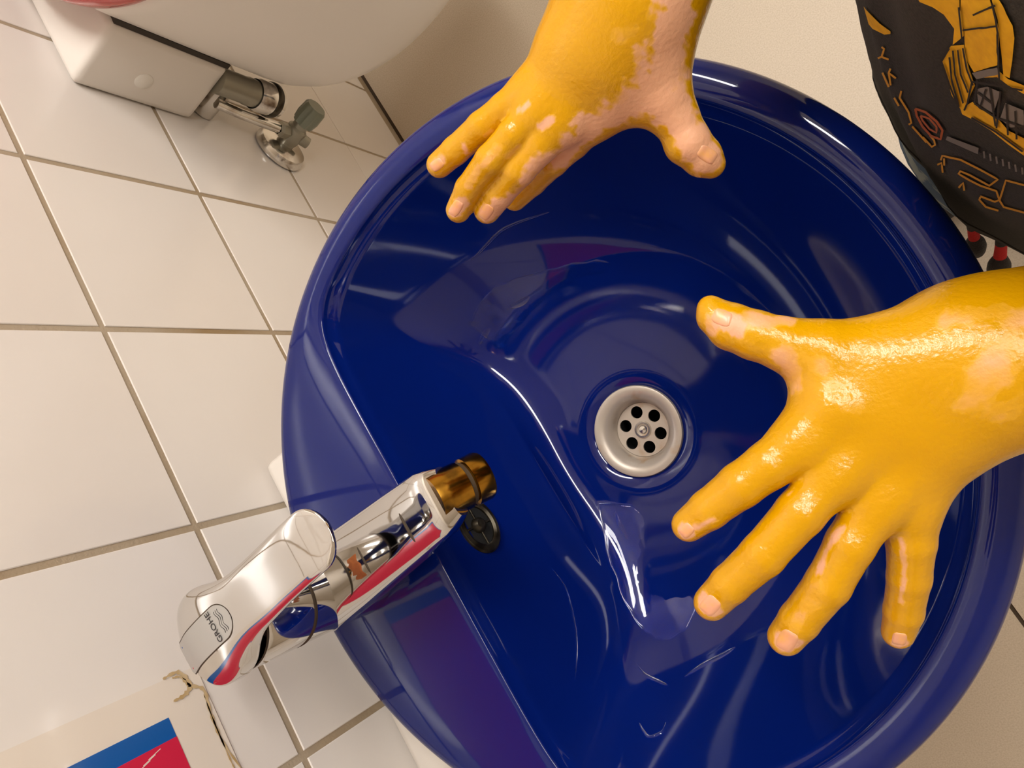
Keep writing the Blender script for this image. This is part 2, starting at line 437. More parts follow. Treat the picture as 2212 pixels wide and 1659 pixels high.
# grey badge plate set in the lever
W = .0095; pts = []
for x in np.linspace(-.0262, .006, 14): pts.append((x, W))
for a in np.linspace(90, -90, 15): pts.append((.006 + W * math.cos(math.radians(a)), W * math.sin(math.radians(a))))
for x in np.linspace(.006, -.0262, 14): pts.append((x, -W))
pts = [p for i, p in enumerate(pts) if i == 0 or (abs(p[0] - pts[i - 1][0]) + abs(p[1] - pts[i - 1][1])) > 1e-6]
def badge_mesh(name, sc, dz, mtl, parent):
    V = []; F = []; n = len(pts)
    rows = []
    xs = np.concatenate([np.linspace(-.0262, .017, 24), .0170 + .0094 * np.sin(np.linspace(.15, math.pi / 2 - .02, 14))])
    for x in xs:
        wy = W if x <= .017 else math.sqrt(max(W * W - (x - .017) ** 2, 1e-8))
        if x < -.016: wy = min(wy, math.sqrt(max(.0272 ** 2 - x * x, 1e-8)))
        rows.append([(x, y * wy * sc) for y in np.linspace(-1, 1, 9)])
    for r_ in rows:
        for x, y in r_: V.append(lv((x, y, lev_top(x) + dz - .4 * y * y)))
    for i in range(len(rows) - 1):
        for k in range(8): F.append((i * 9 + k, (i + 1) * 9 + k, (i + 1) * 9 + k + 1, i * 9 + k + 1))
    return mesh(name, V, F, mtl, parent, True)
badge_mesh('badge_seam', 1.07, .00012, M_grimeline, tap)
bdg = badge_mesh('badge', 1.0, .00035, M_badge, tap)
# brand lettering and its wave lines on the badge
cu = bpy.data.curves.new('lettering', 'FONT'); cu.body = 'GROHE'; cu.size = .0052; cu.align_x = 'CENTER'; cu.align_y = 'CENTER'; cu.extrude = .00008; cu.space_character = 1.0
tmp = bpy.data.objects.new('tmp', cu); COL.objects.link(tmp)
me = bpy.data.meshes.new_from_object(tmp.evaluated_get(bpy.context.evaluated_depsgraph_get()))
bpy.data.objects.remove(tmp)
me.materials.append(M_ink)
let = link(bpy.data.objects.new('lettering', me), bdg)
let.matrix_local = Matrix.Rotation(LQ, 4, 'Z') @ Matrix.Translation((.0135, 0, lev_top(.0135) + .0007 + LZ)) @ Matrix.Rotation(math.radians(90), 4, 'Z')
for i in range(3):
    P = [lv((.0182 + i * .0014 + .0006 * math.sin(y * 900), y, lev_top(.0182 + i * .0014) + .0003)) for y in np.linspace(-.0065, .0065, 24)]
    tube('wave_line', P, .00022, M_ink, bdg, 6)
for dy, mm in ((.0065, M_pblue), (-.0065, M_pred)):
    lathe('temperature_dot', [(.0001, .0003), (.0008, .0002), (.0009, -.0004)], mm, bdg, 12, lv((-.0225, dy, lev_top(-.0225))))
# rust blot behind the spout ridge
bl = []
V = []; F = []
for i in range(9):
    for j in range(13):
        u = .36 + i * .011 + .006 * math.sin(j * 1.3); yy = -.013 + j * .0014
        x = -.004 + u * .14; zc = .034 + .026 * u
        hw = interp(u, [0, .3, .7, .92, 1], [.0245, .0238, .0215, .0190, .0130]); hh = interp(u, [0, .3, .7, .92, 1], [.0170, .0155, .0130, .0105, .0060])
        z = zc + hh * (1 - min(abs(yy / hw), .99) ** 3.4) ** (1 / 3.4) + (.0004 if 0 < i < 8 and 0 < j < 12 else -.0004)
        V.append((x, yy, z))
for i in range(8):
    for j in range(12): F.append((i * 13 + j, (i + 1) * 13 + j, (i + 1) * 13 + j + 1, i * 13 + j + 1))
mesh('rust_blot', V, F, M_rust, tap)

# ------------------------------------------------------------------ stop valve and trap under the red basin
ve = on_x((602, 325), .002)
sv = thing('stop_valve', 'small metal stop valve with grey knob on the tiled wall', 'valve', tuple(ve))
lathe('wall_rosette', [(.0325, .000), (.0330, .004), (.030, .011), (.022, .015), (.0105, .016)], M_chrome_dirty, sv, 48, (0, 0, 0), (1, 0, 0))
lathe('valve_body', [(.0100, .010), (.0112, .018), (.0125, .022), (.0125, .040), (.0095, .043), (.0095, .052)], M_valve, sv, 32, (0, 0, 0), (1, 0, 0))
V, F = lathe_vf([(.0001, .078), (.0120, .078), (.0142, .075), (.0150, .060), (.0135, .050), (.008, .050)], 48, (0, 0, 0), (1, 0, 0))
V2 = []
for i, v in enumerate(V):
    k = i % 48; s = 1 - .10 * (1 if (k % 8) < 3 else 0) * (1 if v.x < .0775 else .3)
    V2.append(Vector((v.x, v.y * s, v.z * s)))
mesh('knob', V2, F, M_knob, sv, True, 40)
lathe('outlet_nut', [(.0075, .008), (.0098, .012), (.0098, .022), (.0070, .026)], M_valve, sv, 6, (.031, 0, 0), (0, 0, 1), sharp=20)
lathe('lower_cap', [(.0001, .022), (.0072, .021), (.0078, .010), (.0070, .006)], M_valve, sv, 20, (.031, 0, 0), (0, -.6, -1))
tube('hose', spline([(.031, 0, .02), (.030, .003, .05), (.028, .008, .08), (.027, .014, .108)]), .0062, M_chrome_dirty, sv)
tr0 = on_x((584, 216), .058)
tl = tr0 - np.array([CX, .078, ZR])
lathe('trap_cup', [(.0001, -.016), (.010, -.0155), (.0175, -.010), (.0190, .0), (.0190, .022), (.0170, .026)], M_chrome_dirty, red, 40, tuple(tl))
lathe('trap_ring', [(.0193, -.004), (.0206, -.002), (.0206, .003), (.0193, .005)], M_darkmetal, red, 40, tuple(tl))
lathe('trap_tube', [(.0155, .024), (.0160, .036), (.0150, .040), (.0150, .079), (.0001, .079)], M_valve, red, 32, tuple(tl))
tube('outlet_pipe', [tuple(tl + q) for q in spline([(-.002, .006, .05), (-.02, .016, .05), (-.056, .018, .05)])], .0135, M_chrome_dirty, red, 20)

# ------------------------------------------------------------------ laminated poster on the wall
po = thing('poster', 'laminated poster with blue and red print stuck to the tiles', 'poster', (.0012, -.80, A + .046))
px0, px1 = -.80, 0
def quad_panel(name, y0, y1, z0, z1, x0, x1, mtl, parent, loc):
    return box(name, (x0 - loc[0], y0 - loc[1], z0 - loc[2]), (x1 - loc[0], y1 - loc[1], z1 - loc[2]), mtl, parent)
L = (.0012, -.80, A + .046)
quad_panel('laminate_film', -.98, -.6165, A + .046, A + .40, .0004, .0012, M_film, po, L)
quad_panel('blue_print', -.955, -.638, A + .076, A + .38, .0012, .0015, M_pblue, po, L)
quad_panel('red_print', -.94, -.650, A + .076, A + .36, .0015, .0017, M_pred, po, L)
for i in range(3):
    P = [(.0016 - L[0], -.652 - .0006 * k - i * .0016 - L[1], A + .088 + .0022 * (k % 5) + i * .004 - L[2]) for k in range(5)]
    tube('print_mark', P, .0003, M_film, po, 5)
def ribbon_wall(name, pts, wds, x, mtl, parent, loc):
    V = []; F = []
    P = [on_x(p, x) for p in pts]
    for i, p in enumerate(P):
        d = P[min(i + 1, len(P) - 1)] - P[max(i - 1, 0)]; d /= np.linalg.norm(d)
        nrm = np.array([0, -d[2], d[1]])
        V += [tuple(p + nrm * wds[i] / 2 - loc), tuple(p - nrm * wds[i] / 2 - loc)]
    for i in range(len(P) - 1): F.append((2 * i, 2 * i + 1, 2 * i + 3, 2 * i + 2))
    return mesh(name, V, F, mtl, parent, False)
L = np.array(L)
sp = lambda P, n=6: [tuple(q) for q in spline([(p[0], p[1], 0) for p in P], n)]
for pts, wd in (([(372, 1465), (390, 1462), (408, 1480), (440, 1490), (455, 1540), (480, 1600), (525, 1665)], .0022),
                ([(352, 1467), (385, 1452), (410, 1478), (400, 1500), (375, 1515)], .0028),
                ([(440, 1500), (463, 1560), (497, 1640), (510, 1665)], .0010)):
    q = sp(pts); n = len(q)
    ribbon_wall('glue_stain', q, [wd * (.35 + .65 * math.sin(math.pi * (i + .5) / n)) * (1 + .5 * math.sin(i * 2.3)) for i in range(n)], .0019, M_stain, po, L)

# ------------------------------------------------------------------ the child: body as one implicit surface
def seg(p, r, Z): return (*at(p, Z), r * Z / FPX)
def chain(lst): return [seg((a, b), r, Z) for a, b, r, Z in lst]
# left hand (lower right in the picture)
L_fing = [
    chain([(1730, 952, 56, .262), (1662, 1004, 52, .263), (1600, 1048, 49, .266), (1532, 1100, 43, .272), (1487, 1134, 36, .277)]),
    chain([(1805, 1020, 56, .261), (1728, 1108, 52, .261), (1648, 1198, 48, .265), (1577, 1262, 42, .272), (1537, 1302, 38, .278)]),
    chain([(1900, 1075, 56, .262), (1836, 1176, 51, .263), (1789, 1262, 48, .267), (1727, 1340, 43, .275), (1698, 1376, 39, .280)]),
    chain([(1968, 1100, 52, .264), (1968, 1168, 50, .266), (1964, 1246, 44, .271), (1952, 1319, 40, .278), (1940, 1366, 34, .283)])]
L_thumb = [chain([(1880, 770, 76, .262), (1780, 760, 66, .262), (1690, 742, 57, .264), (1630, 724, 53, .266), (1580, 706, 50, .268), (1545, 684, 38, .269), (1534, 666, 28, .269)])]
L_palm = [
    chain([(1730, 952, 56, .262), (1800, 880, 66, .259), (1950, 790, 84, .257), (2080, 745, 92, .257)]),
    chain([(1805, 1020, 58, .261), (1920, 900, 74, .258), (2080, 780, 96, .257)]),
    chain([(1900, 1075, 58, .262), (1990, 950, 76, .259), (2100, 810, 96, .257)]),
    chain([(1972, 1095, 54, .264), (2046, 960, 72, .261), (2118, 850, 90, .259)]),
    chain([(1760, 770, 52, .266), (1765, 880, 50, .266)]),
    chain([(1900, 790, 80, .262), (2060, 770, 96, .258)])]
L_arm = [chain([(2060, 770, 104, .258), (2116, 787, 128, .257), (2212, 769, 148, .255), (2420, 735, 170, .25)])]
# right hand (top of the picture)
R_fing = [
    chain([(1276, 252, 44, .303), (1236, 304, 39, .312), (1193, 346, 35, .322), (1150, 390, 31, .336), (1112, 428, 27, .345)]),
    chain([(1214, 262, 43, .299), (1167, 315, 38, .301), (1120, 367, 36, .307), (1078, 418, 32, .317), (1052, 454, 29, .325)]),
    chain([(1167, 238, 42, .298), (1108, 293, 35, .300), (1060, 346, 34, .305), (1012, 408, 29, .317), (990, 454, 27, .325)]),
    chain([(1150, 195, 42, .300), (1091, 234, 34, .303), (1041, 274, 33, .308), (984, 325, 30, .317), (949, 356, 28, .323)])]
R_thumb = [chain([(1385, 80, 78, .292), (1412, 150, 62, .292), (1436, 208, 52, .294), (1462, 255, 47, .297), (1484, 306, 49, .300), (1516, 338, 42, .303), (1536, 354, 31, .304)])]
R_palm = [
    chain([(1276, 252, 48, .303), (1330, 160, 66, .294), (1375, 50, 84, .288)]),
    chain([(1214, 262, 48, .299), (1280, 150, 66, .291), (1350, 40, 84, .287)]),
    chain([(1167, 238, 46, .298), (1240, 130, 64, .292), (1330, 30, 84, .288)]),
    chain([(1150, 198, 42, .300), (1224, 120, 62, .295), (1310, 30, 80, .290)]),
    chain([(1420, 222, 46, .297), (1330, 232, 40, .300)]),
    chain([(1400, 130, 60, .294), (1300, 210, 46, .298)])]
R_arm = [chain([(1340, 60, 100, .288), (1357, 20, 110, .286), (1385, -70, 122, .283), (1420, -180, 140, .28)])]
P3 = lambda *a: tuple(a)
SH_L, SH_R = (.605, -.712, A + .165), (.605, -.500, A + .165)
def to_shoulder(arm, elbow, sh):
    e = arm[0][-1]
    arm[0] += [(*elbow, .030), (*sh, .038)]
to_shoulder(L_arm, (.640, -.775, A + .045), SH_L)
to_shoulder(R_arm, (.585, -.435, A + .045), SH_R)
TORSO = [[(*SH_L, .042), (.605, -.606, A + .185, .046), (*SH_R, .042)],
         [(.60, -.606, A + .17, .060), (.597, -.605, A + .0, .068), (.597, -.605, A - .10, .066)],
         [(.605, -.606, A + .18, .036), (.602, -.606, A + .235, .034)]]

def rcone(P, a, b_):
    a0 = np.array(a[:3]); ba = np.array(b_[:3]) - a0; r1, r2 = a[3], b_[3]
    l2 = ba @ ba; rr_ = r1 - r2; a2 = l2 - rr_ * rr_
    if a2 <= 0: return np.minimum(np.linalg.norm(P - a0, axis=1) - r1, np.linalg.norm(P - a0 - ba, axis=1) - r2)
    il2 = 1 / l2
    pa = P - a0; y = pa @ ba; z = y - l2
    x2 = ((pa * l2 - np.outer(y, ba)) ** 2).sum(1); y2 = y * y * l2; z2 = z * z * l2
    k = np.sign(rr_) * rr_ * rr_ * x2
    d = (np.sqrt(x2 * a2 * il2) + y * rr_) * il2 - r1
    c1 = np.sign(z) * a2 * z2 > k
    c2 = np.sign(y) * a2 * y2 < k
    d = np.where(c2, np.sqrt(x2 + y2) * il2 - r1, d)
    d = np.where(c1, np.sqrt(x2 + z2) * il2 - r2, d)
    return d
def smin(a, b_, k):
    h = np.maximum(k - np.abs(a - b_), 0) / k
    return np.minimum(a, b_) - h * h * k * .25
def chain_d(P, ch, k):
    d = None
    for i in range(len(ch) - 1):
        q = rcone(P, ch[i], ch[i + 1]); d = q if d is None else smin(d, q, k)
    return d
def union(P, chains, kin, kout):
    d = None
    for ch in chains:
        q = chain_d(P, ch, kin); d = q if d is None else smin(d, q, kout)
    return d
def hand_d(P, fing, thumb, palm, arm):
    p = smin(union(P, palm, .004, .010), union(P, arm, .02, .01), .018)
    p = smin(p, union(P, thumb, .0016, .001), .009)
    return smin(p, union(P, fing, .0014, .0008), .0060)
def arm_d(P, fing, thumb, palm, arm): return union(P, arm, .02, .01)
def bounds(sets, mg=.03):
    q = np.array([p for g_ in sets for ch in g_ for p in ch]); return (q[:, :3] - q[:, 3:]).min(0) - mg, (q[:, :3] + q[:, 3:]).max(0) + mg
_HL = (L_fing, L_thumb, L_palm, L_arm); _HR = (R_fing, R_thumb, R_palm, R_arm)
_PARTS = []
for H in (_HL, _HR):
    near = (H[0], H[1], H[2], [H[3][0][:3]])
    _PARTS.append((bounds(near), lambda P, H=H: hand_d(P, *H)))
    _PARTS.append((bounds((H[3],)), lambda P, H=H: arm_d(P, *H)))
_TB = bounds((TORSO,), .045)
def sdf(P):
    h = np.full(len(P), .05)
    for (b0, b1), fn in _PARTS:
        m_ = ((P > b0) & (P < b1)).all(1)
        if m_.any(): h[m_] = np.minimum(h[m_], fn(P[m_]))
    m_ = ((P > _TB[0]) & (P < _TB[1])).all(1)
    if m_.any(): h[m_] = smin(h[m_], union(P[m_], TORSO, .03, .04), .03)
    return h
def surface_nets(h, lo, hi, B=8):
    n = np.ceil((hi - lo) / h / B).astype(int) * B
    D = np.full(n + 1, 1.0, np.float32)
    nb = n // B
    g = np.stack(np.meshgrid(*[np.arange(k) for k in nb], indexing='ij'), -1).reshape(-1, 3)
    cen = lo + (g + .5) * B * h
    d = sdf(cen); D[:] = 1.0
    act = g[np.abs(d) < B * h * 1.05 + .003]
    # blocks deep inside must read negative
    ins = g[(d < 0)]
    loc = np.stack(np.meshgrid(*[np.arange(B + 1)] * 3, indexing='ij'), -1).reshape(-1, 3)
    for q in ins: D[q[0] * B:q[0] * B + B + 1, q[1] * B:q[1] * B + B + 1, q[2] * B:q[2] * B + B + 1] = -1.0
    idx = (act[:, None, :] * B + loc[None]).reshape(-1, 3)
    for s in range(0, len(idx), 400000):
        q = idx[s:s + 400000]
        D[q[:, 0], q[:, 1], q[:, 2]] = sdf(lo + q * h)
    S_ = D < 0
    cnt = np.zeros(n, np.int8)
    for i in (0, 1):
        for j in (0, 1):
            for k in (0, 1):
                cnt += S_[i:i + n[0], j:j + n[1], k:k + n[2]]
    cells = np.argwhere((cnt > 0) & (cnt < 8))
    cid = np.full(n, -1, np.int32); cid[cells[:, 0], cells[:, 1], cells[:, 2]] = np.arange(len(cells))
    acc = np.zeros((len(cells), 3)); num = np.zeros(len(cells))
    cor = [(0, 0, 0), (1, 0, 0), (0, 1, 0), (1, 1, 0), (0, 0, 1), (1, 0, 1), (0, 1, 1), (1, 1, 1)]
    val = [D[cells[:, 0] + c[0], cells[:, 1] + c[1], cells[:, 2] + c[2]] for c in cor]
    for i in range(8):
        for j in range(i + 1, 8):
            if sum(abs(cor[i][q] - cor[j][q]) for q in range(3)) != 1: continue
            m_ = (val[i] < 0) != (val[j] < 0)
            t_ = val[i][m_] / (val[i][m_] - val[j][m_])
            acc[m_] += np.array(cor[i]) + t_[:, None] * (np.array(cor[j]) - np.array(cor[i])); num[m_] += 1
    V = lo + (cells + acc / num[:, None]) * h
    F = []
    for ax in range(3):
        o1, o2 = [(1, 2), (2, 0), (0, 1)][ax]
        sl0 = [slice(None)] * 3; sl1 = [slice(None)] * 3
        sl0[ax] = slice(0, -1); sl1[ax] = slice(1, None)
        e = np.argwhere(S_[tuple(sl0)] != S_[tuple(sl1)])
        e = e[(e[:, o1] > 0) & (e[:, o2] > 0) & (e[:, o1] < n[o1]) & (e[:, o2] < n[o2])]
        inside = S_[e[:, 0], e[:, 1], e[:, 2]]
        q = []
        for da, db in ((1, 1), (0, 1), (0, 0), (1, 0)):
            c = e.copy(); c[:, o1] -= da; c[:, o2] -= db
            q.append(cid[c[:, 0], c[:, 1], c[:, 2]])
        q = np.stack(q, 1); q[~inside] = q[~inside][:, ::-1]
        F.append(q)
    F = np.concatenate(F); F = F[(F >= 0).all(1)]
    for _ in range(2):
        d0 = sdf(V); e_ = 3e-4
        G = np.stack([(sdf(V + np.eye(3)[i] * e_) - d0) / e_ for i in range(3)], 1)
        gn = (G ** 2).sum(1); V = V - G * (np.clip(d0, -h, h) / np.maximum(gn, .2))[:, None]
    return V, F
allp = np.array([p for gset in (L_fing, L_thumb, L_palm, L_arm, R_fing, R_thumb, R_palm, R_arm, TORSO) for ch in gset for p in ch])
lo = (allp[:, :3] - allp[:, 3:]).min(0) - .006; hi = (allp[:, :3] + allp[:, 3:]).max(0) + .006
BV, BF = surface_nets(.0013, lo, hi)

child = thing('person', 'child in dark digger shirt holding both yellow painted hands over the blue basin', 'person', (.60, -.605, 0))
CO = np.array([.60, -.605, 0])
body = mesh('body', BV - CO, BF, M_skin, child, True)
def hit(p, near=.2):                          # where a sight line meets the skin
    d = ray(p); ln = np.linalg.norm(d); t_ = near
    for _ in range(60):
        q = sdf((CP + d * t_)[None])[0]
        if q < 1e-5 or t_ > .6: break
        t_ += q / ln * .9
    return CP + d * t_, t_
def hits(ps, near):
    D_ = np.array([ray(p) for p in ps]); ln = np.linalg.norm(D_, axis=1); t_ = np.full(len(ps), near)
    for _ in range(50):
        q = sdf(CP + D_ * t_[:, None]); t_ = np.where((q > 1e-5) & (t_ < .6), t_ + q / ln * .9, t_)
    return CP + D_ * t_[:, None], t_
# paler patches in the paint, bare skin plus a painted-in lamp highlight: pixel, radius in pixels, how bare (1 = clean skin)
# (x1, y1, x2, y2, radius, how bare)
PATCH_R = [(1464, 0, 1448, 130, 48, 1), (1448, 130, 1440, 200, 54, 1), (1445, 220, 1475, 275, 48, 1), (1475, 275, 1500, 310, 44, 1), (1505, 318, 1535, 345, 36, 1),
           (1400, 190, 1350, 232, 40, 1), (1350, 240, 1290, 268, 30, .9), (1280, 280, 1225, 325, 32, 1), (1225, 325, 1170, 362, 32, .95), (1160, 372, 1120, 420, 24, .85), (1105, 430, 1056, 462, 22, 1),
           (1000, 440, 982, 458, 16, 1), (950, 345, 934, 360, 12, .8), (1122, 240, 1140, 226, 9, .85), (1168, 276, 1190, 256, 10, .9), (1000, 312, 1008, 330, 7, .8), (1075, 316, 1045, 356, 12, .55), (1030, 366, 1012, 398, 12, .6),
           (1236, 268, 1254, 248, 8, .7), (1118, 318, 1098, 336, 9, .5), (1370, 60, 1340, 80, 16, .35), (1374, 105, 1382, 150, 9, .6), (1060, 285, 1046, 296, 6, .5)]
PATCH_L = [(1560, 690, 1592, 704, 20, 1), (1536, 690, 1536, 712, 16, .8), (1625, 690, 1700, 692, 20, .7), (1700, 770, 1712, 830, 26, .7), (1730, 770, 1780, 800, 20, .42),
           (2100, 870, 2150, 800, 40, .46), (2150, 790, 2212, 740, 44, .42), (2050, 690, 2150, 670, 22, .5), (2180, 690, 2212, 680, 20, .62), (2170, 890, 2212, 870, 30, .42),
           (1790, 830, 1850, 880, 20, .38), (1478, 1148, 1484, 1156, 14, 1), (1505, 1140, 1540, 1124, 8, .65), (1522, 1304, 1534, 1316, 22, 1), (1692, 1388, 1706, 1392, 22, 1), (1712, 1360, 1732, 1330, 12, .55), (1938, 1394, 1950, 1390, 12, 1),  # first entry paints the lamp highlight on the left hand's back as paler colour
           (1818, 1142, 1790, 1180, 9, .8), (1786, 1186, 1768, 1236, 8, .75), (1766, 1270, 1742, 1310, 20, .42), (1946, 1165, 1954, 1220, 7, .8), (1954, 1220, 1946, 1300, 7, .8), (1712, 1058, 1700, 1072, 5, .7), (1700, 826, 1698, 850, 9, .55)]
paint = np.ones(len(BV))
def wob(P):
    q = P * 1000.
    return (np.sin(q[:, 0] * .62 + 1.3 * np.sin(q[:, 1] * .41)) + np.sin(q[:, 1] * .71 + 1.1 * np.sin(q[:, 2] * .53)) + np.sin(q[:, 2] * .57 + 1.7 * np.sin(q[:, 0] * .37))
            + .6 * np.sin(q[:, 0] * 1.7 + q[:, 1] * 1.1) + .6 * np.sin(q[:, 1] * 1.9 - q[:, 0] * 1.3)) / 3.
WB = wob(BV)
ang = .6
for (xa, ya, xb, yb, pr_, amt), near in [(p, .24) for p in PATCH_R] + [(p, .2) for p in PATCH_L]:
    nn = max(2, int(math.hypot(xb - xa, yb - ya) / max(pr_ * .6, 4)) + 1)
    cs, tzs = hits([(xa + (xb - xa) * k / (nn - 1), ya + (yb - ya) * k / (nn - 1)) for k in range(nn)], near)
    if tzs.min() > .5: continue
    dd = np.min([np.linalg.norm(BV - c, axis=1) for c, t_ in zip(cs, tzs) if t_ < .5], axis=0) / (pr_ * tzs.min() / FPX)
    fall = np.clip((1.55 - dd - .42 * WB) / .85, 0, 1); fall = fall * fall * (3 - 2 * fall)
    paint = np.minimum(paint, 1 - amt * fall)
# paint rubbed back onto the inner edge of the right thumb
for px_, py_, pr_ in ((1442, 305, 16), (1455, 335, 16), (1478, 360, 16), (1432, 285, 12), (1200, 395, 14), (1165, 420, 12), (1255, 335, 14), (1300, 300, 16), (1125, 450, 9), (1118, 352, 10), (1050, 430, 10), (1085, 395, 8), (955, 375, 14), (992, 478, 12)):
    c, tz = hit((px_, py_), .24)
    dd = np.linalg.norm(BV - c, axis=1) / (pr_ * tz / FPX); fall = np.clip((1.4 - dd - .35 * WB) / .6, 0, 1)
    paint = np.maximum(paint, .95 * fall)
atr = body.data.attributes.new('paint', 'FLOAT', 'POINT'); atr.data.foreach_set('value', paint.astype(np.float32))
# nails lie on the skin of each finger tip
def nail(ch, u_px, wpx, lpx, shift=(0, 0), near=.2):
    (p0, p1) = u_px
    c, tz = hit(p1, near)
    ax = np.array([p1[0] - p0[0], p1[1] - p0[1]], float); ax /= np.linalg.norm(ax); sd = np.array([-ax[1], ax[0]])
    V = []; F = []; nu, nv = 15, 13; Q = []
    for i in range(nu):
        for j in range(nv):
            a = -1 + 2 * i / (nu - 1); b_ = -1 + 2 * j / (nv - 1)
            k = max(.02, 1 - abs(a) ** 3.6) ** .5
            q = np.array(p1) + ax * a * lpx + sd * b_ * wpx * k
            Q.append((q, a, b_))
    PP, TT = hits([tuple(q[0]) for q in Q], near); bad = set()
    for (q, a, b_), P, t_ in zip(Q, PP, TT):
        if True:
            if t_ > .5 or abs(t_ - tz) > .010: bad.add(len(V)); P = at(tuple(q), tz)
            edge = max(abs(a), abs(b_))
            P = P - ray(tuple(q)) * (.0004 * (1 - edge ** 6) - .0007 * (edge ** 6))
            V.append(P - CO)
    for i in range(nu - 1):
        for j in range(nv - 1): F.append((i * nv + j, i * nv + j + 1, (i + 1) * nv + j + 1, (i + 1) * nv + j))
    F = [f for f in F if not any(q in bad for q in f)]
    return mesh('fingernail', V, F, M_nail, child, True)
NAILS = [((1530, 1100), (1483, 1146), 16, 17, .2), ((1577, 1262), (1534, 1308), 23, 23, .2), ((1727, 1340), (1700, 1384), 25, 25, .2), ((1952, 1319), (1943, 1380), 19, 15, .2), ((1640, 715), (1560, 686), 20, 24, .2),
         ((984, 328), (944, 356), 14, 16, .24), ((1012, 408), (985, 450), 14, 20, .24), ((1078, 420), (1050, 458), 16, 19, .24), ((1484, 306), (1528, 334), 19, 24, .24)]
for p0, p1, wn, ln, nr in NAILS: nail(None, (p0, p1), wn, ln, near=nr)

# shirt
HEM = A - .12
def shirt_ring(z, n=120):
    out = []
    for k in range(n):
        a = 2 * math.pi * k / n
        u = (z - HEM) / .30
        ax_ = .090 + .006 * math.sin(math.pi * min(max(u, 0), 1)); by = .125 - .010 * max(0, u)
        fold = .0022 * math.sin(9 * a + 2.0 + 6 * u) * max(0, 1 - u * 2.4) + .0012 * math.sin(17 * a + 1 + 14 * u)
        yc = -.605; xc = .594
        if z > A + .15:
            q = min((z - A - .15) / .055, 1); ax_ *= math.sqrt(1 - .68 * q * q); by *= math.sqrt(1 - .80 * q * q)
        out.append((xc - CO[0] + (ax_ + fold) * math.cos(a), yc - CO[1] + (by + fold) * math.sin(a), z))
    return out
zs = list(np.linspace(HEM, A + .15, 40)) + list(np.linspace(A + .155, A + .205, 8))
rings = [shirt_ring(z) for z in zs]
inner = [[(.985 * (x + .006) - .006, .985 * y, z + .002) for x, y, z in shirt_ring(HEM)], [(.97 * (x + .006) - .006, .97 * y, z + .02) for x, y, z in shirt_ring(HEM)]]
shirt = loft('shirt', inner[::-1] + rings, M_shirt, child, 60, caps=False)
tube('hem_stitch', [(x * 1.0 + .0, y, HEM + .012) for x, y, z in shirt_ring(HEM + .012)] , .0006, M_blk, child, 6)
for arm, sh, nm in ((L_arm, SH_L, 1), (R_arm, SH_R, -1)):
    e_ = np.array(arm[0][-2][:3]); s_ = np.array(sh); d = e_ - s_
    rg = []
    up = np.array([0, 0, 1.]); dn = d / np.linalg.norm(d); s1 = np.cross(dn, up); s1 /= np.linalg.norm(s1); s2 = np.cross(s1, dn)
    for u, r_ in ((-.1, .040), (.1, .048), (.4, .047), (.62, .049), (.60, .046)):
        c = s_ + d * u - CO
        rg.append([tuple(c + (s1 * math.cos(t_) + s2 * math.sin(t_)) * r_) for t_ in np.linspace(0, 2 * math.pi, 33)[:-1]])
    loft('sleeve', rg, M_shirt, child, 60, caps=False)
# print on the shirt: outlines laid on the cloth
bpy.context.view_layer.update()
smv = [Vector(v.co) + Vector(CO) for v in shirt.data.vertices]
bvh = BVHTree.FromPolygons(smv, [tuple(p.vertices) for p in shirt.data.polygons])
def cloth(p, off):
    d = Vector(ray(p)).normalized()
    h_ = bvh.ray_cast(Vector(CP), d)
    if h_[0] is None: return None
    nrm = h_[1]
    if nrm.dot(d) > 0: nrm = -nrm
    return h_[0] + nrm * off
def c6(p): return (1812 + p[0] / 2.5925, p[1] / 2.5925)
def inside(poly, x, y):
    c = False; n = len(poly)
    for i in range(n):
        x1, y1 = poly[i]; x2, y2 = poly[i - 1]
        if (y1 > y) != (y2 > y) and x < (x2 - x1) * (y - y1) / (y2 - y1) + x1: c = not c
    return c
def patch(name, poly, mtl, off, parent, step=9):
    poly = [c6(p) for p in poly]
    bm = bmesh.new(); ring = []
    n = len(poly); dense = []
    for i in range(n):
        a = np.array(poly[i]); b_ = np.array(poly[(i + 1) % n]); m_ = max(1, int(np.linalg.norm(b_ - a) / step))
        dense += [tuple(a + (b_ - a) * k / m_) for k in range(m_)]
    vs = [bm.verts.new((p[0], p[1], 0)) for p in dense]
    es = [bm.edges.new((vs[i], vs[(i + 1) % len(vs)])) for i in range(len(vs))]
    bmesh.ops.triangle_fill(bm, use_beauty=True, use_dissolve=False, edges=es)
    for _ in range(3):
        lng = [e_ for e_ in bm.edges if e_.calc_length() > step * 1.6 and not e_.is_boundary]
        if not lng: break
        bmesh.ops.subdivide_edges(bm, edges=lng, cuts=1); bmesh.ops.triangulate(bm, faces=bm.faces[:])
    bm.verts.index_update(); V = []; ok = []
    for v in bm.verts:
        q = cloth((v.co.x, v.co.y), off); ok.append(q is not None); V.append(tuple((q or Vector(CO)) - Vector(CO)))
    F = [[v.index for v in f.verts] for f in bm.faces if all(ok[v.index] for v in f.verts)]
    F = [f for f in F if max((Vector(V[f[i]]) - Vector(V[f[i - 1]])).length for i in range(len(f))) < .03]
    bm.free()
    if F: return mesh(name, V, F, mtl, parent, True)
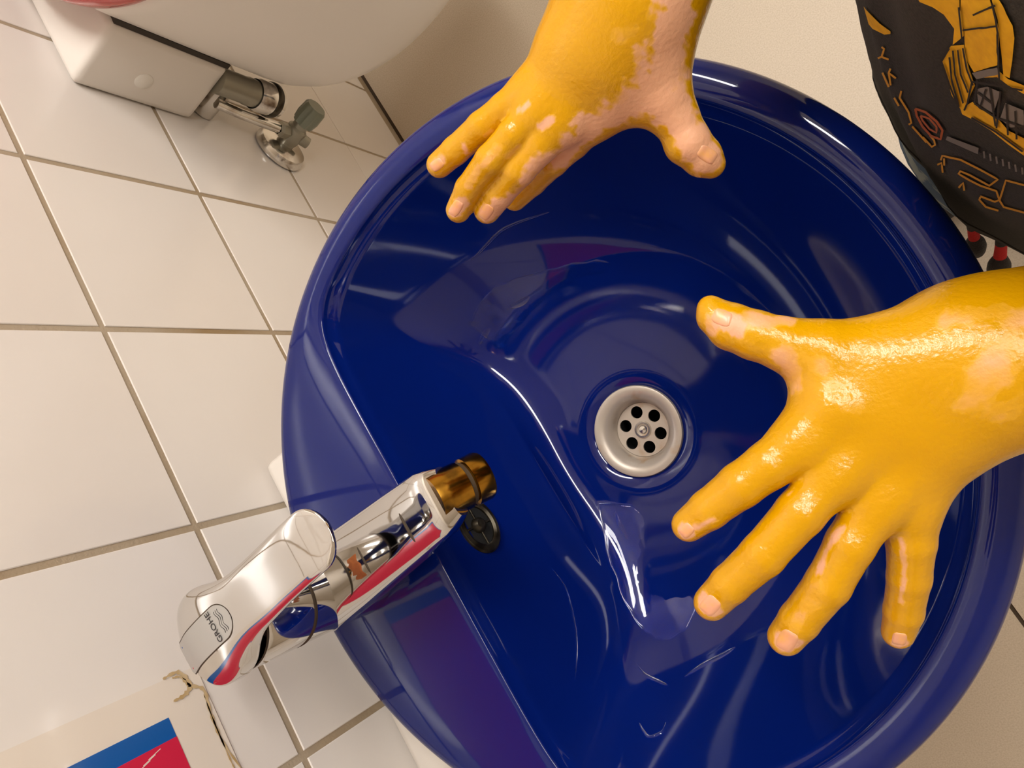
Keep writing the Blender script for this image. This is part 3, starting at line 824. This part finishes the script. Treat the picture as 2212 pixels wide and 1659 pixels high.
def stroke(name, pts, wpx, mtl, off, parent, closed=False):
    P = [c6(p) for p in pts]
    if closed: P.append(P[0])
    Q = []
    for i in range(len(P) - 1):
        a = np.array(P[i]); b_ = np.array(P[i + 1]); m_ = max(1, int(np.linalg.norm(b_ - a) / 6))
        Q += [a + (b_ - a) * k / m_ for k in range(m_)]
    Q.append(np.array(P[-1])); V = []; F = []; last = None
    for i, q in enumerate(Q):
        d = Q[min(i + 1, len(Q) - 1)] - Q[max(i - 1, 0)]; d = d / (np.linalg.norm(d) + 1e-9); nr = np.array([-d[1], d[0]])
        l_, r_ = cloth(tuple(q + nr * wpx / 2), off), cloth(tuple(q - nr * wpx / 2), off)
        if l_ is None or r_ is None or (l_ - r_).length > .02: last = None; continue
        V += [tuple(l_ - Vector(CO)), tuple(r_ - Vector(CO))]; k = len(V) - 2
        if last is not None and (Vector(V[k]) - Vector(V[last])).length < .02: F.append((last, last + 1, k + 1, k))
        last = k
    if F: return mesh(name, V, F, mtl, parent, True)
YEL = [[(700, -60), (850, -60), (870, 20), (885, 60), (910, 150), (910, 350), (770, 395), (730, 330), (720, 250), (715, 150), (695, 80)],
       [(880, -60), (930, 20), (985, 130), (995, 200), (985, 320), (970, 425), (935, 410), (915, 200), (905, 100), (870, -20)],
       [(440, -40), (690, -40), (692, 40), (710, 100), (715, 190), (690, 210), (650, 240), (660, 150), (600, 70), (540, 30), (465, 0)],
       [(640, 245), (715, 240), (730, 330), (775, 470), (745, 530), (720, 590), (690, 600), (640, 520), (615, 420), (590, 330), (600, 300)],
       [(690, 600), (760, 560), (800, 600), (900, 650), (960, 720), (1060, 770), (1060, 870), (960, 800), (860, 720), (760, 660), (700, 630)],
       [(800, 415), (850, 395), (910, 385), (960, 430), (1060, 470), (1060, 520), (960, 465), (900, 420), (830, 425)],
       [(125, -30), (165, 50), (240, 125), (300, 168), (300, 182), (265, 186), (200, 155), (178, 130), (120, 0)]]
YEL[6] = [(150, 30), (165, 50), (240, 125), (300, 168), (300, 182), (265, 186), (200, 155), (178, 130)]
for q in YEL: patch('digger_print', q, M_yel, .0007, child)
GRY = [[(620, 750), (795, 815), (790, 850), (612, 772)], [(790, 485), (850, 470), (925, 500), (885, 620), (800, 580)], [(950, 560), (1050, 600), (1050, 690), (980, 700), (920, 650)], [(765, 395), (905, 360), (915, 400), (790, 430)]]
for q in GRY: patch('grey_print', q, M_gry, .0010, child)
for k in range(7):
    x, y = 825 + k * 36, 850 + k * 15
    stroke('print_tick', [(x, y - 18), (x + 4, y + 22)], 4, M_gry, .0011, child)
BLKL = [[(720, 150), (905, 125)], [(780, 65), (860, 30), (900, 10)], [(885, 0), (905, 90), (915, 160), (918, 350), (925, 440)], [(660, 262), (672, 400), (715, 560)], [(690, 260), (705, 400), (745, 500)], [(720, 250), (740, 370), (775, 460)], [(640, 300), (650, 420), (690, 580)],
        [(770, 440), (740, 560), (720, 600)], [(800, 430), (780, 560)], [(770, 440), (1050, 480)], [(870, 470), (900, 690)], [(930, 490), (905, 700)], [(780, 560), (900, 640), (1050, 690)], [(960, 560), (970, 740)], [(1010, 600), (1015, 760)], [(700, 20), (715, 200)], [(590, 330), (640, 250)], [(760, 640), (900, 720), (1050, 830)], [(600, 340), (640, 460), (690, 590)],
        [(800, 500), (880, 560)], [(850, 480), (810, 590)]]
for q in BLKL: stroke('print_line', q, 4.2, M_blk, .0013, child)
ORG = [[(230, 320), (250, 310), (265, 265), (250, 255)], [(250, 310), (290, 325)], [(300, 375), (290, 400), (330, 430)], [(290, 400), (300, 470)], [(360, 500), (350, 540), (400, 620), (415, 680), (400, 690)], [(320, 540), (345, 585)], [(255, 400), (290, 480)],
       [(480, 760), (530, 815), (550, 805), (545, 780), (520, 750)], [(580, 890), (590, 865), (690, 885), (800, 940), (900, 995), (850, 1030), (740, 970), (690, 950), (680, 965), (740, 1000)], [(740, 1000), (800, 1030), (890, 1060), (905, 1110), (880, 1120), (800, 1090)],
       [(905, 1115), (945, 1000), (1060, 1030)], [(905, 1110), (930, 1150), (1060, 1185)], [(560, 915), (585, 905), (590, 960)], [(800, 1095), (795, 1110), (830, 1150), (900, 1170)], [(680, 1045), (705, 1015), (712, 1060)], [(420, 700), (500, 790)], [(600, 880), (600, 920)]]
for q in ORG: stroke('outline_letter', q, 4.2, M_org, .0008, child)
ORR = [(440, 600), (500, 620), (560, 670), (592, 720), (582, 770), (530, 755), (480, 700), (448, 640)]
stroke('orange_ring_print', ORR, 5, M_orr, .0009, child, True)
stroke('orange_ring_print', [(470, 640), (520, 655), (560, 700), (560, 735), (520, 715), (480, 665)], 4, M_orr, .0009, child, True)
# trousers, shoes
def ell(c, a, b_, n=40): return [(c[0] - CO[0] + a * math.cos(t_), c[1] - CO[1] + b_ * math.sin(t_), c[2]) for t_ in np.linspace(0, 2 * math.pi, n + 1)[:-1]]
tz_ = [(A - .10, .084, .110), (A - .15, .086, .092), (A - .22, .086, .086), (A - .30, .078, .080)]
trs = loft('trousers', [ell((.597, -.586, z), a, b_) for z, a, b_ in tz_[::-1]], M_trous, child, 60)
tb = BVHTree.FromPolygons([Vector(v.co) + Vector(CO) for v in trs.data.vertices], [tuple(p.vertices) for p in trs.data.polygons])
yv = []
for rr_ in (0, .5, 1):
    for k in range(14):
        a_ = 2 * math.pi * k / 14; d_ = Vector(ray((2044 + 20 * rr_ * math.cos(a_), 436 + 15 * rr_ * math.sin(a_)))).normalized()
        h_ = tb.ray_cast(Vector(CP), d_)
        yv.append(tuple((h_[0] - d_ * .001 if h_[0] is not None else Vector(CO)) - Vector(CO)))
if all(Vector(v).length > .01 for v in yv):
    mesh('yellow_spot', yv, [(i * 14 + k, i * 14 + (k + 1) % 14, (i + 1) * 14 + (k + 1) % 14, (i + 1) * 14 + k) for i in range(2) for k in range(14)], M_yspot, child)
for s in (-1, 1):
    yl = -.582 + s * .042; xl = .594 if s > 0 else .705
    loft('trouser_leg', [ell((xl + (.600 - xl) * .55 * (z - .06) / .38, yl, z), r_, r_ * .8) for i, (z, r_) in enumerate(((.06, .040), (.20, .042), (.33, .044), (A - .27, .045)))], M_trous, child, 60)
    rg = []
    for x, hh, ww in ((.085, .03, .030), (.06, .048, .036), (.02, .055, .037), (-.04, .046, .040), (-.075, .036, .038), (-.098, .022, .026)):
        rg.append([(x + xl - .594, yl - CO[1] + a * ww * .8, max(.0, .5 * hh + b_ * hh * .5)) for a, b_ in sup(0, 0, 1, 1, None, 3, 28)])
    loft('shoe', rg, M_shoe, child, 60)
for px_, py_ in ((2038, 428), (2046, 438)):
    pass
# drawstring tassels with a red band hanging from under the hem
def tassel(ptop, pmid, pbot, Zt, wpx):
    pts = [at(ptop, Zt), at(pmid, Zt + .012), at(pbot, Zt + .03)]
    a = np.array(pts[0]); b_ = np.array(pts[2]); d = b_ - a
    k = Zt / FPX * wpx
    def rg(u0, u1, r0, r1, nm, mtl, bulge=0):
        P = [a + d * u - CO for u in np.linspace(u0, u1, 8)]
        R_ = [(r0 + (r1 - r0) * i / 7 + bulge * math.sin(math.pi * i / 7)) * k for i in range(8)]
        return tube(nm, P, R_, mtl, child, 14)
    rg(-.35, .22, .42, .42, 'drawstring', M_bristle)
    rg(.22, .52, .40, .46, 'tassel_band', M_redband)
    rg(.52, 1.0, .44, .62, 'tassel', M_bristle, .30)
tassel((2165, 505), (2160, 540), (2156, 596), .52, 29)
tassel((2098, 476), (2102, 505), (2110, 545), .53, 26)

# ------------------------------------------------------------------ water left in the blue bowl
def bowl_point(p):
    lo_, hi_ = ZR - .14, ZR - .005
    for _ in range(40):
        z = (lo_ + hi_) / 2; q = on_z(p, z); dx, dy = q[0] - CX, q[1] - CY
        r = math.hypot(dx, dy); l_ = float(lip(np.array([math.atan2(dy, dx)]))[0]); s = min(r / l_, .975)
        if ZR + float(bowl_z(s)) > z: lo_ = z
        else: hi_ = z
    return on_z(p, (lo_ + hi_) / 2)
def water(pts, wds, h, label):
    P = [bowl_point(p) for p in pts]; V = []; F = []; nc = 7; org = P[len(P) // 2]
    for i, p in enumerate(P):
        d = P[min(i + 1, len(P) - 1)] - P[max(i - 1, 0)]; d = d / (np.linalg.norm(d) + 1e-9)
        dx, dy = p[0] - CX, p[1] - CY; r = math.hypot(dx, dy); l_ = float(lip(np.array([math.atan2(dy, dx)]))[0]); s = min(r / l_, .95)
        sl = (float(bowl_z(s + .01)) - float(bowl_z(s))) / (.01 * l_)
        nr = np.array([-dx / r * sl, -dy / r * sl, 1.]); nr /= np.linalg.norm(nr)
        sd = np.cross(nr, d); sd /= np.linalg.norm(sd)
        for k in range(nc):
            a = -1 + 2 * k / (nc - 1)
            V.append(p + sd * a * wds[i] / 2 + nr * (h * wds[i] / max(wds) * (1 - a * a) - .0002) - org)
    for i in range(len(P) - 1):
        for k in range(nc - 1): F.append((i * nc + k, i * nc + k + 1, (i + 1) * nc + k + 1, (i + 1) * nc + k))
    o = mesh('water_streak', V, F, M_water, None, True); o.location = tuple(org)
    tag(o, label, 'water', 'water left in the blue bowl'); return o
def taper(n, wd): return [wd * max(.08, math.sin(math.pi * (i + .3) / n)) ** .6 for i in range(n)]
WAT = [([(1015, 565), (1045, 535), (1080, 500), (1120, 480), (1188, 458)], .0032, 'thin pale water trickle below the fingertips of the upper hand'),
       ([(1478, 1462), (1520, 1435), (1560, 1415), (1588, 1398)], .0042, 'short broad water streak below the lower hand fingertips'),
       ([(1372, 1432), (1390, 1455), (1420, 1470), (1442, 1480)], .0030, 'small curved water streak low in the blue bowl'),
       ([(1190, 1225), (1222, 1270), (1240, 1340), (1246, 1400), (1242, 1470)], .0016, 'long thin water trickle down the bowl beside the tap'),
       ([(1330, 1105), (1338, 1130), (1356, 1165)], .0040, 'bright bent water drop between drain and lower hand'),
       ([(1545, 770), (1558, 795), (1572, 826)], .0018, 'thin water line below the lower hand thumb'),
       ([(1255, 720), (1290, 700), (1330, 692)], .0045, 'flat water drop on the bowl above the drain'),
       ([(1035, 745), (1048, 722), (1058, 708)], .0060, 'bright small water drop on the left of the bowl floor'),
       ([(1100, 665), (1125, 655), (1145, 640)], .0070, 'widest water drop near the middle of the bowl'),
       ([(1380, 1560), (1400, 1590), (1430, 1580), (1438, 1560)], .0026, 'faint ring shaped water trace at the bottom of the bowl')]
for pts, wd, lab in WAT:
    q = [(a, b_) for a, b_, _ in spline([(p[0], p[1], 0) for p in pts], 6)]
    water(q, taper(len(q), wd), .0009, lab)

def puddle(outline, h, label):
    q = [(a, b_) for a, b_, _ in spline([(p[0], p[1], 0) for p in outline + [outline[0]]], 5)][:-1]
    q = [(a + 2.2 * math.sin(i * 1.9), b_ + 2.2 * math.sin(i * 2.7 + 1)) for i, (a, b_) in enumerate(q)]
    cx_, cy_ = np.mean([p[0] for p in q]), np.mean([p[1] for p in q]); n = len(q); V = []; F = []
    org = bowl_point((cx_, cy_))
    for sc_, hh in ((1.0, -.0003), (.985, .45), (.955, .8), (.90, 1), (.7, 1), (.45, 1), (.2, 1)):
        for p in q:
            P = bowl_point((cx_ + (p[0] - cx_) * sc_, cy_ + (p[1] - cy_) * sc_))
            dx, dy = P[0] - CX, P[1] - CY; r = math.hypot(dx, dy) + 1e-6
            off = (h * hh if hh > 0 else hh)
            V.append(P + np.array([-dx / r * .25, -dy / r * .25, 1.]) * off - org)
    for i in range(6):
        for k in range(n): F.append((i * n + k, i * n + (k + 1) % n, (i + 1) * n + (k + 1) % n, (i + 1) * n + k))
    F.append(tuple(6 * n + k for k in range(n)))
    o = mesh('water_puddle', V, F, M_water, None, True); o.location = tuple(org)
    tag(o, label, 'water', 'water left in the blue bowl')
puddle([(1010, 700), (1060, 625), (1150, 590), (1290, 560), (1336, 580), (1322, 650), (1250, 720), (1190, 800), (1150, 830), (1110, 800), (1060, 740)], .0005, 'large shallow puddle left of the drain below the upper hand')
puddle([(1290, 1080), (1380, 1100), (1440, 1190), (1500, 1280), (1490, 1350), (1430, 1384), (1370, 1340), (1320, 1220)], .0005, 'long shallow puddle between the drain and the lower fingertips')
